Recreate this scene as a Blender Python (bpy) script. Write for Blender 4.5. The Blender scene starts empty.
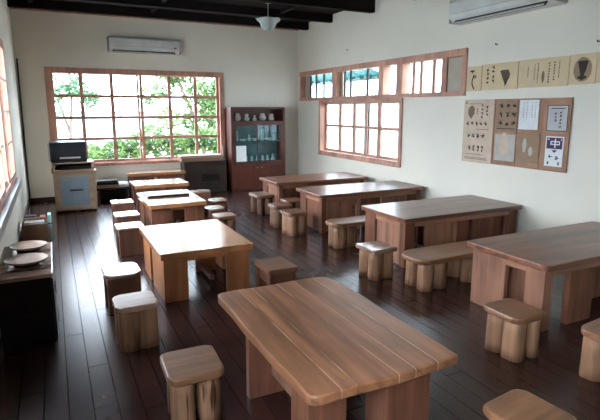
import bpy, bmesh, math, random
from mathutils import Vector, Matrix
C = bpy.context.scene.collection
R = random.Random(7)
PI = math.pi

# ------------------------------------------------------------ materials
def nm(name):
    m = bpy.data.materials.new(name); m.use_nodes = True
    nt = m.node_tree; b = nt.nodes['Principled BSDF']
    return m, nt, b
def plain(name, col, rough=.6, metal=0, noise=.08, scale=6, coat=0, bump=0):
    m, nt, b = nm(name)
    tc = nt.nodes.new('ShaderNodeTexCoord'); n = nt.nodes.new('ShaderNodeTexNoise')
    n.inputs['Scale'].default_value = scale; n.inputs['Detail'].default_value = 5
    nt.links.new(tc.outputs['Object'], n.inputs['Vector'])
    r = nt.nodes.new('ShaderNodeValToRGB')
    r.color_ramp.elements[0].position = .3; r.color_ramp.elements[1].position = .7
    r.color_ramp.elements[0].color = [c*(1-noise) for c in col]+[1]
    r.color_ramp.elements[1].color = [min(1, c*(1+noise)) for c in col]+[1]
    nt.links.new(n.outputs['Fac'], r.inputs['Fac']); nt.links.new(r.outputs['Color'], b.inputs['Base Color'])
    b.inputs['Roughness'].default_value = rough; b.inputs['Metallic'].default_value = metal
    b.inputs['Coat Weight'].default_value = coat
    if bump:
        bp = nt.nodes.new('ShaderNodeBump'); bp.inputs['Strength'].default_value = bump; bp.inputs['Distance'].default_value = .01
        nt.links.new(n.outputs['Fac'], bp.inputs['Height']); nt.links.new(bp.outputs['Normal'], b.inputs['Normal'])
    return m
def wood(name, col, axis='x', rough=.35, contrast=.35, coat=.3, grain=14, crack=0, spec=.5):
    m, nt, b = nm(name); L = nt.links.new
    tc = nt.nodes.new('ShaderNodeTexCoord'); oi = nt.nodes.new('ShaderNodeObjectInfo')
    ad = nt.nodes.new('ShaderNodeVectorMath'); ad.operation = 'ADD'
    cx = nt.nodes.new('ShaderNodeVectorMath'); cx.operation = 'SCALE'; cx.inputs['Scale'].default_value = 13
    cb = nt.nodes.new('ShaderNodeCombineXYZ')
    for k in range(3): L(oi.outputs['Random'], cb.inputs[k])
    L(cb.outputs[0], cx.inputs[0]); L(tc.outputs['Object'], ad.inputs[0]); L(cx.outputs[0], ad.inputs[1])
    mp = nt.nodes.new('ShaderNodeMapping')
    s = [grain]*3; s['xyz'.index(axis)] = grain*.07
    mp.inputs['Scale'].default_value = s
    L(ad.outputs[0], mp.inputs['Vector'])
    n = nt.nodes.new('ShaderNodeTexNoise'); n.inputs['Scale'].default_value = 1.0; n.inputs['Detail'].default_value = 6; n.inputs['Distortion'].default_value = .6
    L(mp.outputs[0], n.inputs['Vector'])
    r = nt.nodes.new('ShaderNodeValToRGB'); e = r.color_ramp.elements
    e[0].position = .32; e[1].position = .68
    e[0].color = [c*(1-contrast) for c in col]+[1]; e[1].color = [min(1, c*(1+contrast*.7)) for c in col]+[1]
    L(n.outputs['Fac'], r.inputs['Fac'])
    # broad blotches
    n2 = nt.nodes.new('ShaderNodeTexNoise'); n2.inputs['Scale'].default_value = 2.2; n2.inputs['Detail'].default_value = 2
    L(ad.outputs[0], n2.inputs['Vector'])
    mr = nt.nodes.new('ShaderNodeMapRange'); mr.inputs['From Min'].default_value = .3; mr.inputs['From Max'].default_value = .7
    mr.inputs['To Min'].default_value = .78; mr.inputs['To Max'].default_value = 1.2
    L(n2.outputs['Fac'], mr.inputs['Value'])
    mx = nt.nodes.new('ShaderNodeVectorMath'); mx.operation = 'SCALE'
    L(r.outputs['Color'], mx.inputs[0]); L(mr.outputs[0], mx.inputs['Scale'])
    out = mx.outputs[0]
    if crack:
        mp2 = nt.nodes.new('ShaderNodeMapping'); s = [22]*3; s['xyz'.index(axis)] = 2.2
        mp2.inputs['Scale'].default_value = s; L(ad.outputs[0], mp2.inputs['Vector'])
        v = nt.nodes.new('ShaderNodeTexNoise'); v.inputs['Scale'].default_value = 1; v.inputs['Detail'].default_value = 3
        L(mp2.outputs[0], v.inputs['Vector'])
        r2 = nt.nodes.new('ShaderNodeValToRGB'); e = r2.color_ramp.elements
        e[0].position = .29; e[0].color = (.18, .11, .07, 1); e[1].position = .38; e[1].color = (1, 1, 1, 1)
        L(v.outputs['Fac'], r2.inputs['Fac'])
        mm = nt.nodes.new('ShaderNodeVectorMath'); mm.operation = 'MULTIPLY'
        L(out, mm.inputs[0]); L(r2.outputs['Color'], mm.inputs[1]); out = mm.outputs[0]
    L(out, b.inputs['Base Color'])
    b.inputs['Roughness'].default_value = rough; b.inputs['Coat Weight'].default_value = coat
    b.inputs['Coat Roughness'].default_value = .16; b.inputs['Specular IOR Level'].default_value = spec
    bp = nt.nodes.new('ShaderNodeBump'); bp.inputs['Strength'].default_value = .12; bp.inputs['Distance'].default_value = .004
    L(n.outputs['Fac'], bp.inputs['Height']); L(bp.outputs['Normal'], b.inputs['Normal'])
    return m
M = {}
M['top_brown'] = wood('varnished brown top', (.20, .075, .040), 'x', .30, .5, .12, 9, 0, .45)
M['top_orange'] = wood('varnished orange top', (.42, .18, .07), 'y', .2, .22, .9, 9, 0, .7)
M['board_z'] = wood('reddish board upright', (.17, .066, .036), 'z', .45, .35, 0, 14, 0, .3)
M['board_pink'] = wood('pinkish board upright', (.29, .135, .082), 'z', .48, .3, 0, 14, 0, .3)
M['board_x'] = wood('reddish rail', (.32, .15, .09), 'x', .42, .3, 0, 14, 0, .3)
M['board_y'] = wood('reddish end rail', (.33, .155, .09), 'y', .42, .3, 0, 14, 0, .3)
M['orange_z'] = wood('orange board upright', (.33, .125, .048), 'z', .42, .28, .05, 14, 0, .35)
M['orange_x'] = wood('orange rail', (.33, .125, .048), 'x', .42, .28, .05, 14, 0, .35)
M['red_z'] = wood('dark reddish upright', (.15, .06, .04), 'z', .4, .3, .2)
M['log'] = wood('stripped log', (.25, .128, .068), 'z', .6, .45, 0, 16, 1, .3)
M['log_dark'] = wood('weathered log', (.17, .088, .052), 'z', .6, .35, 0, 16, 1, .3)
M['seat_tan'] = wood('tan seat', (.25, .112, .05), 'x', .36, .4, .08)
M['seat_brown'] = wood('brown seat', (.17, .072, .038), 'x', .32, .3, .15)
M['seat_grey'] = wood('worn greyish seat', (.28, .165, .115), 'x', .2, .4, .7)
M['slab'] = wood('brown slab', (.12, .048, .026), 'z', .42, .3, .05)
M['window_wood'] = wood('reddish window wood', (.50, .26, .18), 'z', .5, .2, 0, 14, 0, .3)
M['window_dark'] = plain('dark green bar', (.03, .05, .045), .5)
M['beam'] = wood('black stained beam', (.006, .004, .0035), 'x', .7, .3, 0, 14, 0, .15)
M['ceil'] = wood('dark ceiling boards', (.014, .009, .007), 'y', .8, .3, 0, 14, 0, .1)
M['cabinet'] = wood('mahogany', (.09, .022, .012), 'z', .4, .25, .08, 14, 0, .35)
M['cabinet_in'] = plain('bluish shelf back', (.16, .22, .22), .6)
M['dark'] = wood('near black wood', (.008, .006, .005), 'x', .5, .3, 0, 14, 0, .2)
M['console'] = wood('dark brown wood', (.03, .018, .013), 'x', .5, .3, 0, 14, 0, .25)
M['pale_wood'] = wood('pale wood', (.33, .225, .145), 'x', .5, .2, .1)
M['tray'] = wood('tan tray', (.20, .11, .055), 'y', .4, .25, .2)
M['black'] = plain('black plastic', (.012, .012, .014), .3)
M['screen'] = plain('dark glass', (.02, .025, .035), .08)
M['stove_glass'] = plain('bluish glass', (.22, .27, .30), .15)
M['white_plastic'] = plain('white plastic', (.62, .62, .58), .35)
M['grey_plastic'] = plain('grey plastic', (.35, .35, .33), .4)
M['paper'] = plain('paper', (.75, .76, .73), .8)
M['grey_paper'] = plain('greyish paper', (.50, .49, .47), .8)
M['cream'] = plain('cream board', (.64, .49, .29), .7, noise=.06)
M['sheet'] = plain('aged sheet', (.58, .45, .33), .8, noise=.1)
M['ink'] = plain('ink', (.03, .02, .015), .8)
M['ink_soft'] = plain('faded ink', (.20, .13, .08), .8)
M['cork'] = wood('cork brown', (.38, .20, .115), 'z', .7, .12, 0)
M['brown_print'] = plain('brown print', (.30, .19, .11), .7, noise=.1, scale=9)
M['grey_print'] = plain('greyish print', (.46, .42, .35), .7, noise=.1, scale=7)
M['purple_ink'] = plain('dark purple ink', (.06, .03, .09), .7)
M['ceramic'] = plain('pale ceramic', (.42, .38, .32), .3, noise=.3, scale=30)
M['ceramic_white'] = plain('white ceramic', (.7, .72, .7), .25, noise=.1, scale=30)
M['teal'] = plain('teal sheet', (.02, .28, .27), .5)
M['concrete'] = plain('pale concrete', (.55, .52, .5), .8)
M['ground'] = plain('pale ground', (.42, .40, .36), .9)
M['roof'] = plain('pinkish roof', (.14, .08, .08), .8)
M['bark'] = plain('bark', (.10, .07, .05), .9)
M['purple'] = plain('purple cover', (.18, .10, .22), .5)
M['orange_cover'] = plain('orange cover', (.40, .11, .05), .5)
M['mint'] = plain('mint cover', (.45, .68, .62), .5)
M['brown_card'] = plain('brown card', (.20, .11, .06), .7)
M['wallpaper'] = plain('panel beige', (.42, .36, .27), .7)
def leafm(name, a, b_):
    m, nt, b = nm(name)
    g = nt.nodes.new('ShaderNodeTexCoord'); n = nt.nodes.new('ShaderNodeTexNoise'); n.inputs['Scale'].default_value = 3
    nt.links.new(g.outputs['Object'], n.inputs['Vector'])
    r = nt.nodes.new('ShaderNodeValToRGB'); r.color_ramp.elements[0].position = .35; r.color_ramp.elements[1].position = .65
    r.color_ramp.elements[0].color = a+(1,); r.color_ramp.elements[1].color = b_+(1,)
    nt.links.new(n.outputs['Fac'], r.inputs['Fac']); nt.links.new(r.outputs['Color'], b.inputs['Base Color'])
    b.inputs['Roughness'].default_value = .6
    t = nt.nodes.new('ShaderNodeBsdfTranslucent'); nt.links.new(r.outputs['Color'], t.inputs['Color'])
    mx = nt.nodes.new('ShaderNodeMixShader'); mx.inputs[0].default_value = .45
    nt.links.new(b.outputs[0], mx.inputs[1]); nt.links.new(t.outputs[0], mx.inputs[2])
    nt.links.new(mx.outputs[0], nt.nodes['Material Output'].inputs['Surface'])
    return m
M['leaf'] = leafm('green leaves', (.04, .085, .02), (.15, .23, .06))
M['leaf_pale'] = leafm('blue green leaves', (.05, .12, .05), (.13, .24, .11))
def glassm(name, tint, k=.08):
    m, nt, b = nm(name)
    t = nt.nodes.new('ShaderNodeBsdfTransparent'); t.inputs['Color'].default_value = tint+(1,)
    g = nt.nodes.new('ShaderNodeBsdfGlossy'); g.inputs['Roughness'].default_value = .03
    mx = nt.nodes.new('ShaderNodeMixShader'); lw = nt.nodes.new('ShaderNodeLayerWeight'); pw = nt.nodes.new('ShaderNodeMath'); pw.operation = 'POWER'; pw.inputs[1].default_value = 5
    mr = nt.nodes.new('ShaderNodeMapRange'); mr.inputs['To Min'].default_value = .03; mr.inputs['To Max'].default_value = .7
    nt.links.new(lw.outputs['Facing'], pw.inputs[0]); nt.links.new(pw.outputs[0], mr.inputs['Value']); nt.links.new(mr.outputs[0], mx.inputs[0])
    nt.links.new(t.outputs[0], mx.inputs[1]); nt.links.new(g.outputs[0], mx.inputs[2])
    nt.links.new(mx.outputs[0], nt.nodes['Material Output'].inputs['Surface'])
    return m
M['glass'] = glassm('window glass', (.87, .88, .87))
M['frosted'] = glassm('pale tinted glass', (.66, .69, .68))
M['cab_glass'] = glassm('cabinet glass', (.75, .88, .88))
mg, ntg, bg = nm('lamp glass'); bg.inputs['Base Color'].default_value = (.62, .68, .64, 1); bg.inputs['Transmission Weight'].default_value = .5
bg.inputs['Roughness'].default_value = .12; M['lamp_glass'] = mg
# plaster walls
def plaster(name, col):
    m, nt, b = nm(name)
    tc = nt.nodes.new('ShaderNodeTexCoord'); n = nt.nodes.new('ShaderNodeTexNoise'); n.inputs['Scale'].default_value = 1.2; n.inputs['Detail'].default_value = 6
    nt.links.new(tc.outputs['Object'], n.inputs['Vector'])
    r = nt.nodes.new('ShaderNodeValToRGB'); r.color_ramp.elements[0].position = .35; r.color_ramp.elements[1].position = .7
    r.color_ramp.elements[0].color = [c*.95 for c in col]+[1]; r.color_ramp.elements[1].color = list(col)+[1]
    nt.links.new(n.outputs['Fac'], r.inputs['Fac']); nt.links.new(r.outputs['Color'], b.inputs['Base Color'])
    n2 = nt.nodes.new('ShaderNodeTexNoise'); n2.inputs['Scale'].default_value = 60
    nt.links.new(tc.outputs['Object'], n2.inputs['Vector'])
    bp = nt.nodes.new('ShaderNodeBump'); bp.inputs['Strength'].default_value = .08; bp.inputs['Distance'].default_value = .003
    nt.links.new(n2.outputs['Fac'], bp.inputs['Height']); nt.links.new(bp.outputs['Normal'], b.inputs['Normal'])
    b.inputs['Roughness'].default_value = .75
    return m
M['wall'] = plaster('cream plaster', (.78, .725, .605))
# floor: dark varnished planks running along Y
def floorm():
    m, nt, b = nm('dark floorboards'); L = nt.links.new; N = nt.nodes.new
    tc = N('ShaderNodeTexCoord'); sp = N('ShaderNodeSeparateXYZ'); L(tc.outputs['Object'], sp.inputs[0])
    def mth(op, a, bb=None, c=None):
        n = N('ShaderNodeMath'); n.operation = op
        for i, v in enumerate((a, bb, c)):
            if v is None: continue
            if isinstance(v, (int, float)): n.inputs[i].default_value = v
            else: L(v, n.inputs[i])
        return n.outputs[0]
    u = mth('DIVIDE', mth('ADD', sp.outputs[0], 20.053), .145)
    idx = mth('FLOOR', u); fr = mth('FRACT', u)
    wn = N('ShaderNodeTexWhiteNoise'); wn.noise_dimensions = '1D'; L(idx, wn.inputs['W'])
    v = mth('DIVIDE', mth('ADD', sp.outputs[1], mth('MULTIPLY', wn.outputs['Value'], 9.0)), 2.6)
    idy = mth('FLOOR', v); fv = mth('FRACT', v)
    w2 = N('ShaderNodeTexWhiteNoise'); w2.noise_dimensions = '2D'
    cb = N('ShaderNodeCombineXYZ'); L(idx, cb.inputs[0]); L(idy, cb.inputs[1]); L(cb.outputs[0], w2.inputs['Vector'])
    e1 = mth('LESS_THAN', mth('MINIMUM', fr, mth('SUBTRACT', 1.0, fr)), .016)
    e2 = mth('LESS_THAN', mth('MINIMUM', fv, mth('SUBTRACT', 1.0, fv)), .0012)
    seam = mth('MAXIMUM', e1, e2)
    mp = N('ShaderNodeMapping'); mp.inputs['Scale'].default_value = (30, 1.5, 1); L(tc.outputs['Object'], mp.inputs[0])
    n = N('ShaderNodeTexNoise'); n.inputs['Scale'].default_value = 1; n.inputs['Detail'].default_value = 5; L(mp.outputs[0], n.inputs['Vector'])
    f = mth('ADD', mth('MULTIPLY', w2.outputs['Value'], .55), mth('MULTIPLY', n.outputs['Fac'], .5))
    r = N('ShaderNodeValToRGB'); r.color_ramp.elements[0].color = (.024, .0085, .0065, 1); r.color_ramp.elements[1].color = (.050, .018, .013, 1)
    L(f, r.inputs['Fac'])
    mx = N('ShaderNodeMix'); mx.data_type = 'RGBA'; L(seam, mx.inputs[0]); L(r.outputs[0], mx.inputs[6]); mx.inputs[7].default_value = (.004, .003, .003, 1)
    L(mx.outputs[2], b.inputs['Base Color'])
    n3 = N('ShaderNodeTexNoise'); n3.inputs['Scale'].default_value = 2.5; n3.inputs['Detail'].default_value = 4; L(tc.outputs['Object'], n3.inputs['Vector'])
    ro = mth('ADD', mth('MULTIPLY', n3.outputs['Fac'], .05), .22)
    ro = mth('ADD', ro, mth('MULTIPLY', w2.outputs['Value'], .025))
    L(mth('ADD', ro, mth('MULTIPLY', seam, .1)), b.inputs['Roughness'])
    b.inputs['Specular IOR Level'].default_value = .6
    L(mth('MULTIPLY', mth('SUBTRACT', 1.0, seam), .6), b.inputs['Specular IOR Level'])
    return m
M['floor'] = floorm()
# big live-edge top: planks glued with pale seams
def plankm(name, col, seams, seamcol=(.62, .42, .26), w=.0022):
    m = wood(name, col, 'y', .36, .45, .12, 12); nt = m.node_tree; L = nt.links.new; N = nt.nodes.new; b = nt.nodes['Principled BSDF']
    src = b.inputs['Base Color'].links[0].from_socket
    tc = N('ShaderNodeTexCoord'); sp = N('ShaderNodeSeparateXYZ'); L(tc.outputs['Object'], sp.inputs[0])
    nz = N('ShaderNodeTexNoise'); nz.inputs['Scale'].default_value = 2.3; L(tc.outputs['Object'], nz.inputs['Vector'])
    fa = N('ShaderNodeMapRange'); fa.inputs['From Min'].default_value = .40; fa.inputs['From Max'].default_value = .52; L(nz.outputs['Fac'], fa.inputs['Value'])
    acc = None; tone = None
    for k, (x0, y0) in enumerate(seams):   # x at y=0, x drift per metre
        a = N('ShaderNodeMath'); a.operation = 'MULTIPLY_ADD'; L(sp.outputs[1], a.inputs[0]); a.inputs[1].default_value = -y0; L(sp.outputs[0], a.inputs[2])
        s = N('ShaderNodeMath'); s.operation = 'SUBTRACT'; L(a.outputs[0], s.inputs[0]); s.inputs[1].default_value = x0
        ab = N('ShaderNodeMath'); ab.operation = 'ABSOLUTE'; L(s.outputs[0], ab.inputs[0])
        lt = N('ShaderNodeMath'); lt.operation = 'LESS_THAN'; L(ab.outputs[0], lt.inputs[0]); lt.inputs[1].default_value = w
        g = N('ShaderNodeMath'); g.operation = 'GREATER_THAN'; L(s.outputs[0], g.inputs[0]); g.inputs[1].default_value = 0
        g2 = N('ShaderNodeMath'); g2.operation = 'MULTIPLY'; L(g.outputs[0], g2.inputs[0]); g2.inputs[1].default_value = (.16, -.2, .12, -.1, .1)[k % 5]
        if acc is None: acc, tone = lt.outputs[0], g2.outputs[0]
        else:
            q = N('ShaderNodeMath'); q.operation = 'MAXIMUM'; L(acc, q.inputs[0]); L(lt.outputs[0], q.inputs[1]); acc = q.outputs[0]
            q = N('ShaderNodeMath'); q.operation = 'ADD'; L(tone, q.inputs[0]); L(g2.outputs[0], q.inputs[1]); tone = q.outputs[0]
    t1 = N('ShaderNodeMath'); t1.operation = 'ADD'; L(tone, t1.inputs[0]); t1.inputs[1].default_value = 1
    sc = N('ShaderNodeVectorMath'); sc.operation = 'SCALE'; L(src, sc.inputs[0]); L(t1.outputs[0], sc.inputs['Scale'])
    f = N('ShaderNodeMath'); f.operation = 'MULTIPLY'; L(acc, f.inputs[0]); L(fa.outputs[0], f.inputs[1])
    mx = N('ShaderNodeMix'); mx.data_type = 'RGBA'; L(f.outputs[0], mx.inputs[0]); L(sc.outputs[0], mx.inputs[6]); mx.inputs[7].default_value = seamcol+(1,)
    L(mx.outputs[2], b.inputs['Base Color'])
    return m
M['plank_top'] = plankm('glued plank top', (.275, .115, .052), [(-.30, 0), (-.20, .01), (.03, -.02), (.16, .0), (.33, .015)])

# ------------------------------------------------------------ mesh helpers
class MB:
    def __init__(s): s.bm = bmesh.new()
    def poly(s, rings, caps=True, closed=True):
        """rings: list of equally long vertex loops, skinned together"""
        rows = [[s.bm.verts.new(p) for p in r] for r in rings]
        n = len(rows[0])
        for a, b in zip(rows, rows[1:]):
            for i in range(n if closed else n-1):
                s.bm.faces.new((a[i], a[(i+1) % n], b[(i+1) % n], b[i]))
        if caps:
            s.bm.faces.new(rows[0][::-1]); s.bm.faces.new(rows[-1])
        return s
    def box(s, x0, x1, y0, y1, z0, z1):
        x0, x1 = min(x0, x1), max(x0, x1); y0, y1 = min(y0, y1), max(y0, y1); z0, z1 = min(z0, z1), max(z0, z1)
        q = [(x0, y0), (x1, y0), (x1, y1), (x0, y1)]
        return s.poly([[(x, y, z0) for x, y in q], [(x, y, z1) for x, y in q]])
    def obox(s, c, size, rot):
        m = Matrix.Translation(c) @ rot.to_4x4()
        hx, hy, hz = [v/2 for v in size]
        q = [(-hx, -hy), (hx, -hy), (hx, hy), (-hx, hy)]
        return s.poly([[tuple(m @ Vector((x, y, z))) for x, y in q] for z in (-hz, hz)])
    def slab(s, pts, z0, z1, e=.008):
        """outline pts (ccw) with softly rounded upper and lower edges"""
        cx = sum(p[0] for p in pts)/len(pts); cy = sum(p[1] for p in pts)/len(pts)
        def ring(z, ins):
            o = []
            n = len(pts)
            for i in range(n):
                a, b = Vector(pts[i-1]), Vector(pts[(i+1) % n]); t = b-a
                nn = Vector((-t.y, t.x)); nn.normalize()
                o.append((pts[i][0]+nn.x*ins, pts[i][1]+nn.y*ins, z))
            return o
        return s.poly([ring(z0, e), ring(z0+e*.3, e*.3), ring(z0+e, 0), ring(z1-e, 0), ring(z1-e*.3, e*.3), ring(z1, e)])
    def lathe(s, prof, c=(0, 0, 0), n=20, fx=None):
        rings = []
        for r, z in prof:
            rings.append([(c[0]+(r*(fx(a, r) if fx else 1))*math.cos(a), c[1]+(r*(fx(a, r) if fx else 1))*math.sin(a), c[2]+z) for a in [2*PI*i/n for i in range(n)]])
        return s.poly(rings)
    def tube(s, pts, r, n=8):
        rings = []
        for i, p in enumerate(pts):
            p = Vector(p); t = (Vector(pts[min(i+1, len(pts)-1)])-Vector(pts[max(i-1, 0)])).normalized()
            u = t.cross(Vector((0, 0, 1)) if abs(t.z) < .9 else Vector((1, 0, 0))).normalized(); v = t.cross(u)
            rr = r[i] if isinstance(r, (list, tuple)) else r
            rings.append([tuple(p+(u*math.cos(2*PI*k/n)+v*math.sin(2*PI*k/n))*rr) for k in range(n)])
        return s.poly(rings)
    def build(s, name, mat, parent=None, bevel=0, smooth=False, loc=(0, 0, 0)):
        bmesh.ops.recalc_face_normals(s.bm, faces=s.bm.faces)
        me = bpy.data.meshes.new(name); s.bm.to_mesh(me); s.bm.free()
        o = bpy.data.objects.new(name, me); C.objects.link(o); me.materials.append(M[mat] if isinstance(mat, str) else mat)
        o.location = loc
        if parent: o.parent = parent
        if bevel:
            b = o.modifiers.new('bevel', 'BEVEL'); b.width = bevel; b.segments = 2; b.limit_method = 'ANGLE'; b.angle_limit = math.radians(40)
        if smooth:
            for f in me.polygons: f.use_smooth = True
        return o
def rrect(x0, x1, y0, y1, r, n=5, wob=0, seed=0):
    q = random.Random(seed); pts = []
    for cx, cy, a0 in ((x1-r, y0+r, -PI/2), (x1-r, y1-r, 0), (x0+r, y1-r, PI/2), (x0+r, y0+r, PI)):
        for i in range(n+1):
            a = a0+PI/2*i/n; k = q.uniform(-wob, wob)
            pts.append((cx+(r+k)*math.cos(a), cy+(r+k)*math.sin(a)))
    return pts
def tag(o, label=None, cat=None, group=None, kind=None):
    for k, v in (('label', label), ('category', cat), ('group', group), ('kind', kind)):
        if v: o[k] = v
    return o
def thing(name, label, cat, loc=(0, 0, 0), rz=0, group=None):
    o = bpy.data.objects.new(name, None); C.objects.link(o); o.location = loc; o.rotation_euler = (0, 0, rz); o.empty_display_size = .1
    return tag(o, label, cat, group)
def struct(o): o['kind'] = 'structure'; return o
def copy_tree(o, loc, rz=0, label=None, group=None, mats=None, scale=None):
    c = o.copy(); C.objects.link(c); c.location = loc; c.rotation_euler = (0, 0, rz)
    if scale: c.scale = scale
    if label: c['label'] = label
    if group: c['group'] = group
    for ch in list(o.children):
        d = ch.copy(); C.objects.link(d); d.parent = c
        for g in ch.children:
            e = g.copy(); C.objects.link(e); e.parent = d
    return c

# ------------------------------------------------------------ the room
XL, XR, YB, YF, ZC = -.544, 5.655, 11.52, -2.6, 3.92
T = .16
struct(MB().box(XL-T, XR+T, YF-T, YB+T, -.12, 0).build('floor', 'floor'))
struct(MB().box(XL-T, XR+T, YF-T, YB+T, ZC, ZC+.1).build('ceiling', 'ceil'))
def wall(name, axis, v0, v1, a0, a1, holes):
    """a wall slab between v0..v1 on its thin axis, spanning a0..a1, with rectangular holes (h0,h1,z0,z1)"""
    mb = MB()
    def bx(p, q, z0, z1):
        if q-p < 1e-4 or z1-z0 < 1e-4: return
        if axis == 'x': mb.box(v0, v1, p, q, z0, z1)
        else: mb.box(p, q, v0, v1, z0, z1)
    cuts = sorted({a0, a1, *[h[0] for h in holes], *[h[1] for h in holes]})
    for p, q in zip(cuts, cuts[1:]):
        zz = sorted((h[2], h[3]) for h in holes if h[0] < q-1e-5 and h[1] > p+1e-5)
        z = 0
        for z0, z1 in zz: bx(p, q, z, z0); z = z1
        bx(p, q, z, ZC)
    return struct(mb.build(name, 'wall'))
BW = (-.04, 3.70, .71, 2.74)
wall('wall_back', 'y', YB, YB+T, XL-T, XR+T, [BW])
RW = (7.30, 10.34, .89, 2.10); TW = (5.76, 11.38, 2.10, 2.78)
wall('wall_right', 'x', XR, XR+T, YF, YB, [RW, TW])
LW = (4.6, 8.42, .90, 2.84); LW_UNSEEN = (-.9, 1.9, .90, 2.84)  # second opening is unseen, added and sized to light the near room
wall('wall_left', 'x', XL-T, XL, YF, YB, [LW, LW_UNSEEN])
wall('wall_front', 'y', YF-T, YF, XL-T, XR+T, [])
struct(MB().box(XL, XR, YB-.02, YB, 3.805, 3.845).build('trim_1', 'window_wood'))
k = 0
for yb in (10.93, 9.80, 8.21, 6.9, 5.5, 4.1, 2.7, 1.3, 0, -1.3):
    k += 1
    struct(MB().box(XL, XR, yb, yb+.13, 3.755 if yb > 8.5 else 3.70, ZC).build('trim_%d' % (k+1), 'beam', bevel=.006))
for yb in (-.2, 2.0, 4.4):
    k += 1
    struct(MB().box(yb, yb+.07, 6.9, 10.93, 3.84, ZC).build('trim_%d' % (k+1), 'beam', bevel=.006))
struct(MB().box(XL, XL+.015, YF, 11.5, 0, .09).build('baseboard_left', 'console'))
struct(MB().box(XR-.015, XR, YF, 11.5, 0, .07).build('baseboard_right', 'console'))
struct(MB().box(XL+.015, XR-.015, YB-.015, YB, 0, .09).build('baseboard_back', 'console'))

# windows -------------------------------------------------------
def win(n, loc=(0, 0, 0)):
    o = bpy.data.objects.new('window_%d' % n, None); C.objects.link(o); o['kind'] = 'structure'; return o
# back window: outer frame and two sliding sashes, each with 3 x 4 lites
w = win(1)
x0, x1, z0, z1 = BW; f = .105
mb = MB()
mb.box(x0, x0+f, YB-.04, YB+T, z0, z1).box(x1-f, x1, YB-.04, YB+T, z0, z1)
mb.box(x0+f, x1-f, YB-.04, YB+T, z1-f, z1).box(x0+f, x1-f, YB-.04, YB+T, z0, z0+.065)
mb.box(x0-.02, x1+.02, YB-.075, YB-.04, z0-.01, z0+.05)
mb.build('window_frame', 'window_wood', w, bevel=.005)
xm = 1.80; gz0, gz1 = z0+.065, z1-f+.02
for a, b_, yy, bars in ((x0+f, xm+.055, YB+.02, (.62, 1.22)), (xm-.055, x1-f, YB+.065, (2.45, 3.04))):
    sx = MB(); st = .04; yq = yy+.035
    sx.box(a, a+st, yy, yq, gz0, gz1).box(b_-st*1.4, b_, yy, yq, gz0, gz1).box(a+st, b_-st*1.4, yy, yq, gz0, gz0+.05).box(a+st, b_-st*1.4, yy, yq, gz1-.035, gz1)
    ia, ib, ja, jb = a+st, b_-st*1.4, gz0+.05, gz1-.035
    for xx in bars: sx.box(xx-.036, xx+.036, yy+.004, yq-.004, ja, jb)
    for j in (1, 2, 3): zz = ja+(jb-ja)*j/4; sx.box(ia, ib, yy+.007, yq-.007, zz-.03, zz+.03)
    s = sx.build('sash', 'window_wood', w)
    MB().box(ia, ib, yy+.016, yy+.019, ja, jb).build('pane', 'glass', s)
# right window, two sashes
w = win(2)
a, b_, z0, z1 = RW; f = .075
mb = MB()
mb.box(XR-.03, XR+T, a-.04, a+f-.03, z0-.03, z1-.001).box(XR-.03, XR+T, b_-f+.03, b_+.03, z0-.03, z1-.001)
mb.box(XR-.03, XR+T, a+f-.03, b_-f+.03, z0-.03, z0+.06).box(XR-.0, XR+T, a+f-.03, b_-f+.03, z1-.06, z1-.001)
mb.box(XR-.045, XR-.03, a-.05, b_+.04, z0-.04, z0-.0)
mb.build('window_frame', 'window_wood', w, bevel=.005)
for p, q, xx, bars in ((a+.045, 8.60, XR+.075, (8.09,)), (8.48, b_-.045, XR+.115, (9.06, 9.64))):
    sx = MB(); xq = xx+.035; zb, zt = z0+.06, z1-.06
    sx.box(xx, xq, p, p+.055, zb, zt).box(xx, xq, q-.055, q, zb, zt).box(xx, xq, p+.055, q-.055, zb, zb+.05).box(xx, xq, p+.055, q-.055, zt-.035, zt)
    for yy in bars: sx.box(xx+.003, xq-.003, yy-.055, yy+.055, zb+.05, zt-.035)
    zz = 1.53; sx.box(xx+.006, xq-.006, p+.055, q-.055, zz-.028, zz+.028)
    s = sx.build('sash', 'window_wood', w)
    MB().box(xx+.015, xx+.018, p+.055, q-.055, zb+.05, zt-.035).build('pane', 'frosted', s)
# transom band
w = win(3)
a, b_, z0, z1 = TW
mb = MB()
mb.box(XR-.035, XR+T, a, b_, z1-.085, z1+.02).box(XR-.035, XR+T, a, b_, z0, z0+.07)
for p, q in ((5.76, 5.85), (7.30, 7.47), (7.87, 8.02), (9.6, 9.78), (11.31, 11.38)): mb.box(XR-.02, XR+T, p, q, z0+.07, z1-.085)
mb.box(XR+.0, XR+T, 6.2, 6.32, z0+.07, z1-.085)
mb.build('window_frame', 'window_wood', w, bevel=.004)
MB().box(XR+.03, XR+.05, 5.85, 6.2, z0+.07, z1-.085).build('blank_panel', 'wallpaper', w)
MB().box(XR+.10, XR+.12, 11.0, 11.31, z0+.07, z1-.085).build('blank_panel', 'wallpaper', w)
MB().box(XR+.10, XR+.12, 9.50, 9.6, z0+.07, z1-.085).build('blank_panel', 'wallpaper', w)
mb = MB()
for yy in (11.0, 10.72, 10.35, 9.42, 9.18, 8.55): mb.box(XR+.09, XR+.11, yy-.032, yy+.032, z0+.07, z1-.085)
mb.build('dark_bars', 'window_dark', w)
mb = MB()
for yy in (7.12, 6.92, 6.60): mb.box(XR+.09, XR+.11, yy-.035, yy+.035, z0+.07, z1-.085)
mb.build('wooden_bars', 'window_wood', w)
MB().box(XR+.125, XR+.128, 6.32, 11.31, z0+.07, z1-.085).build('pane', 'frosted', w)
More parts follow.
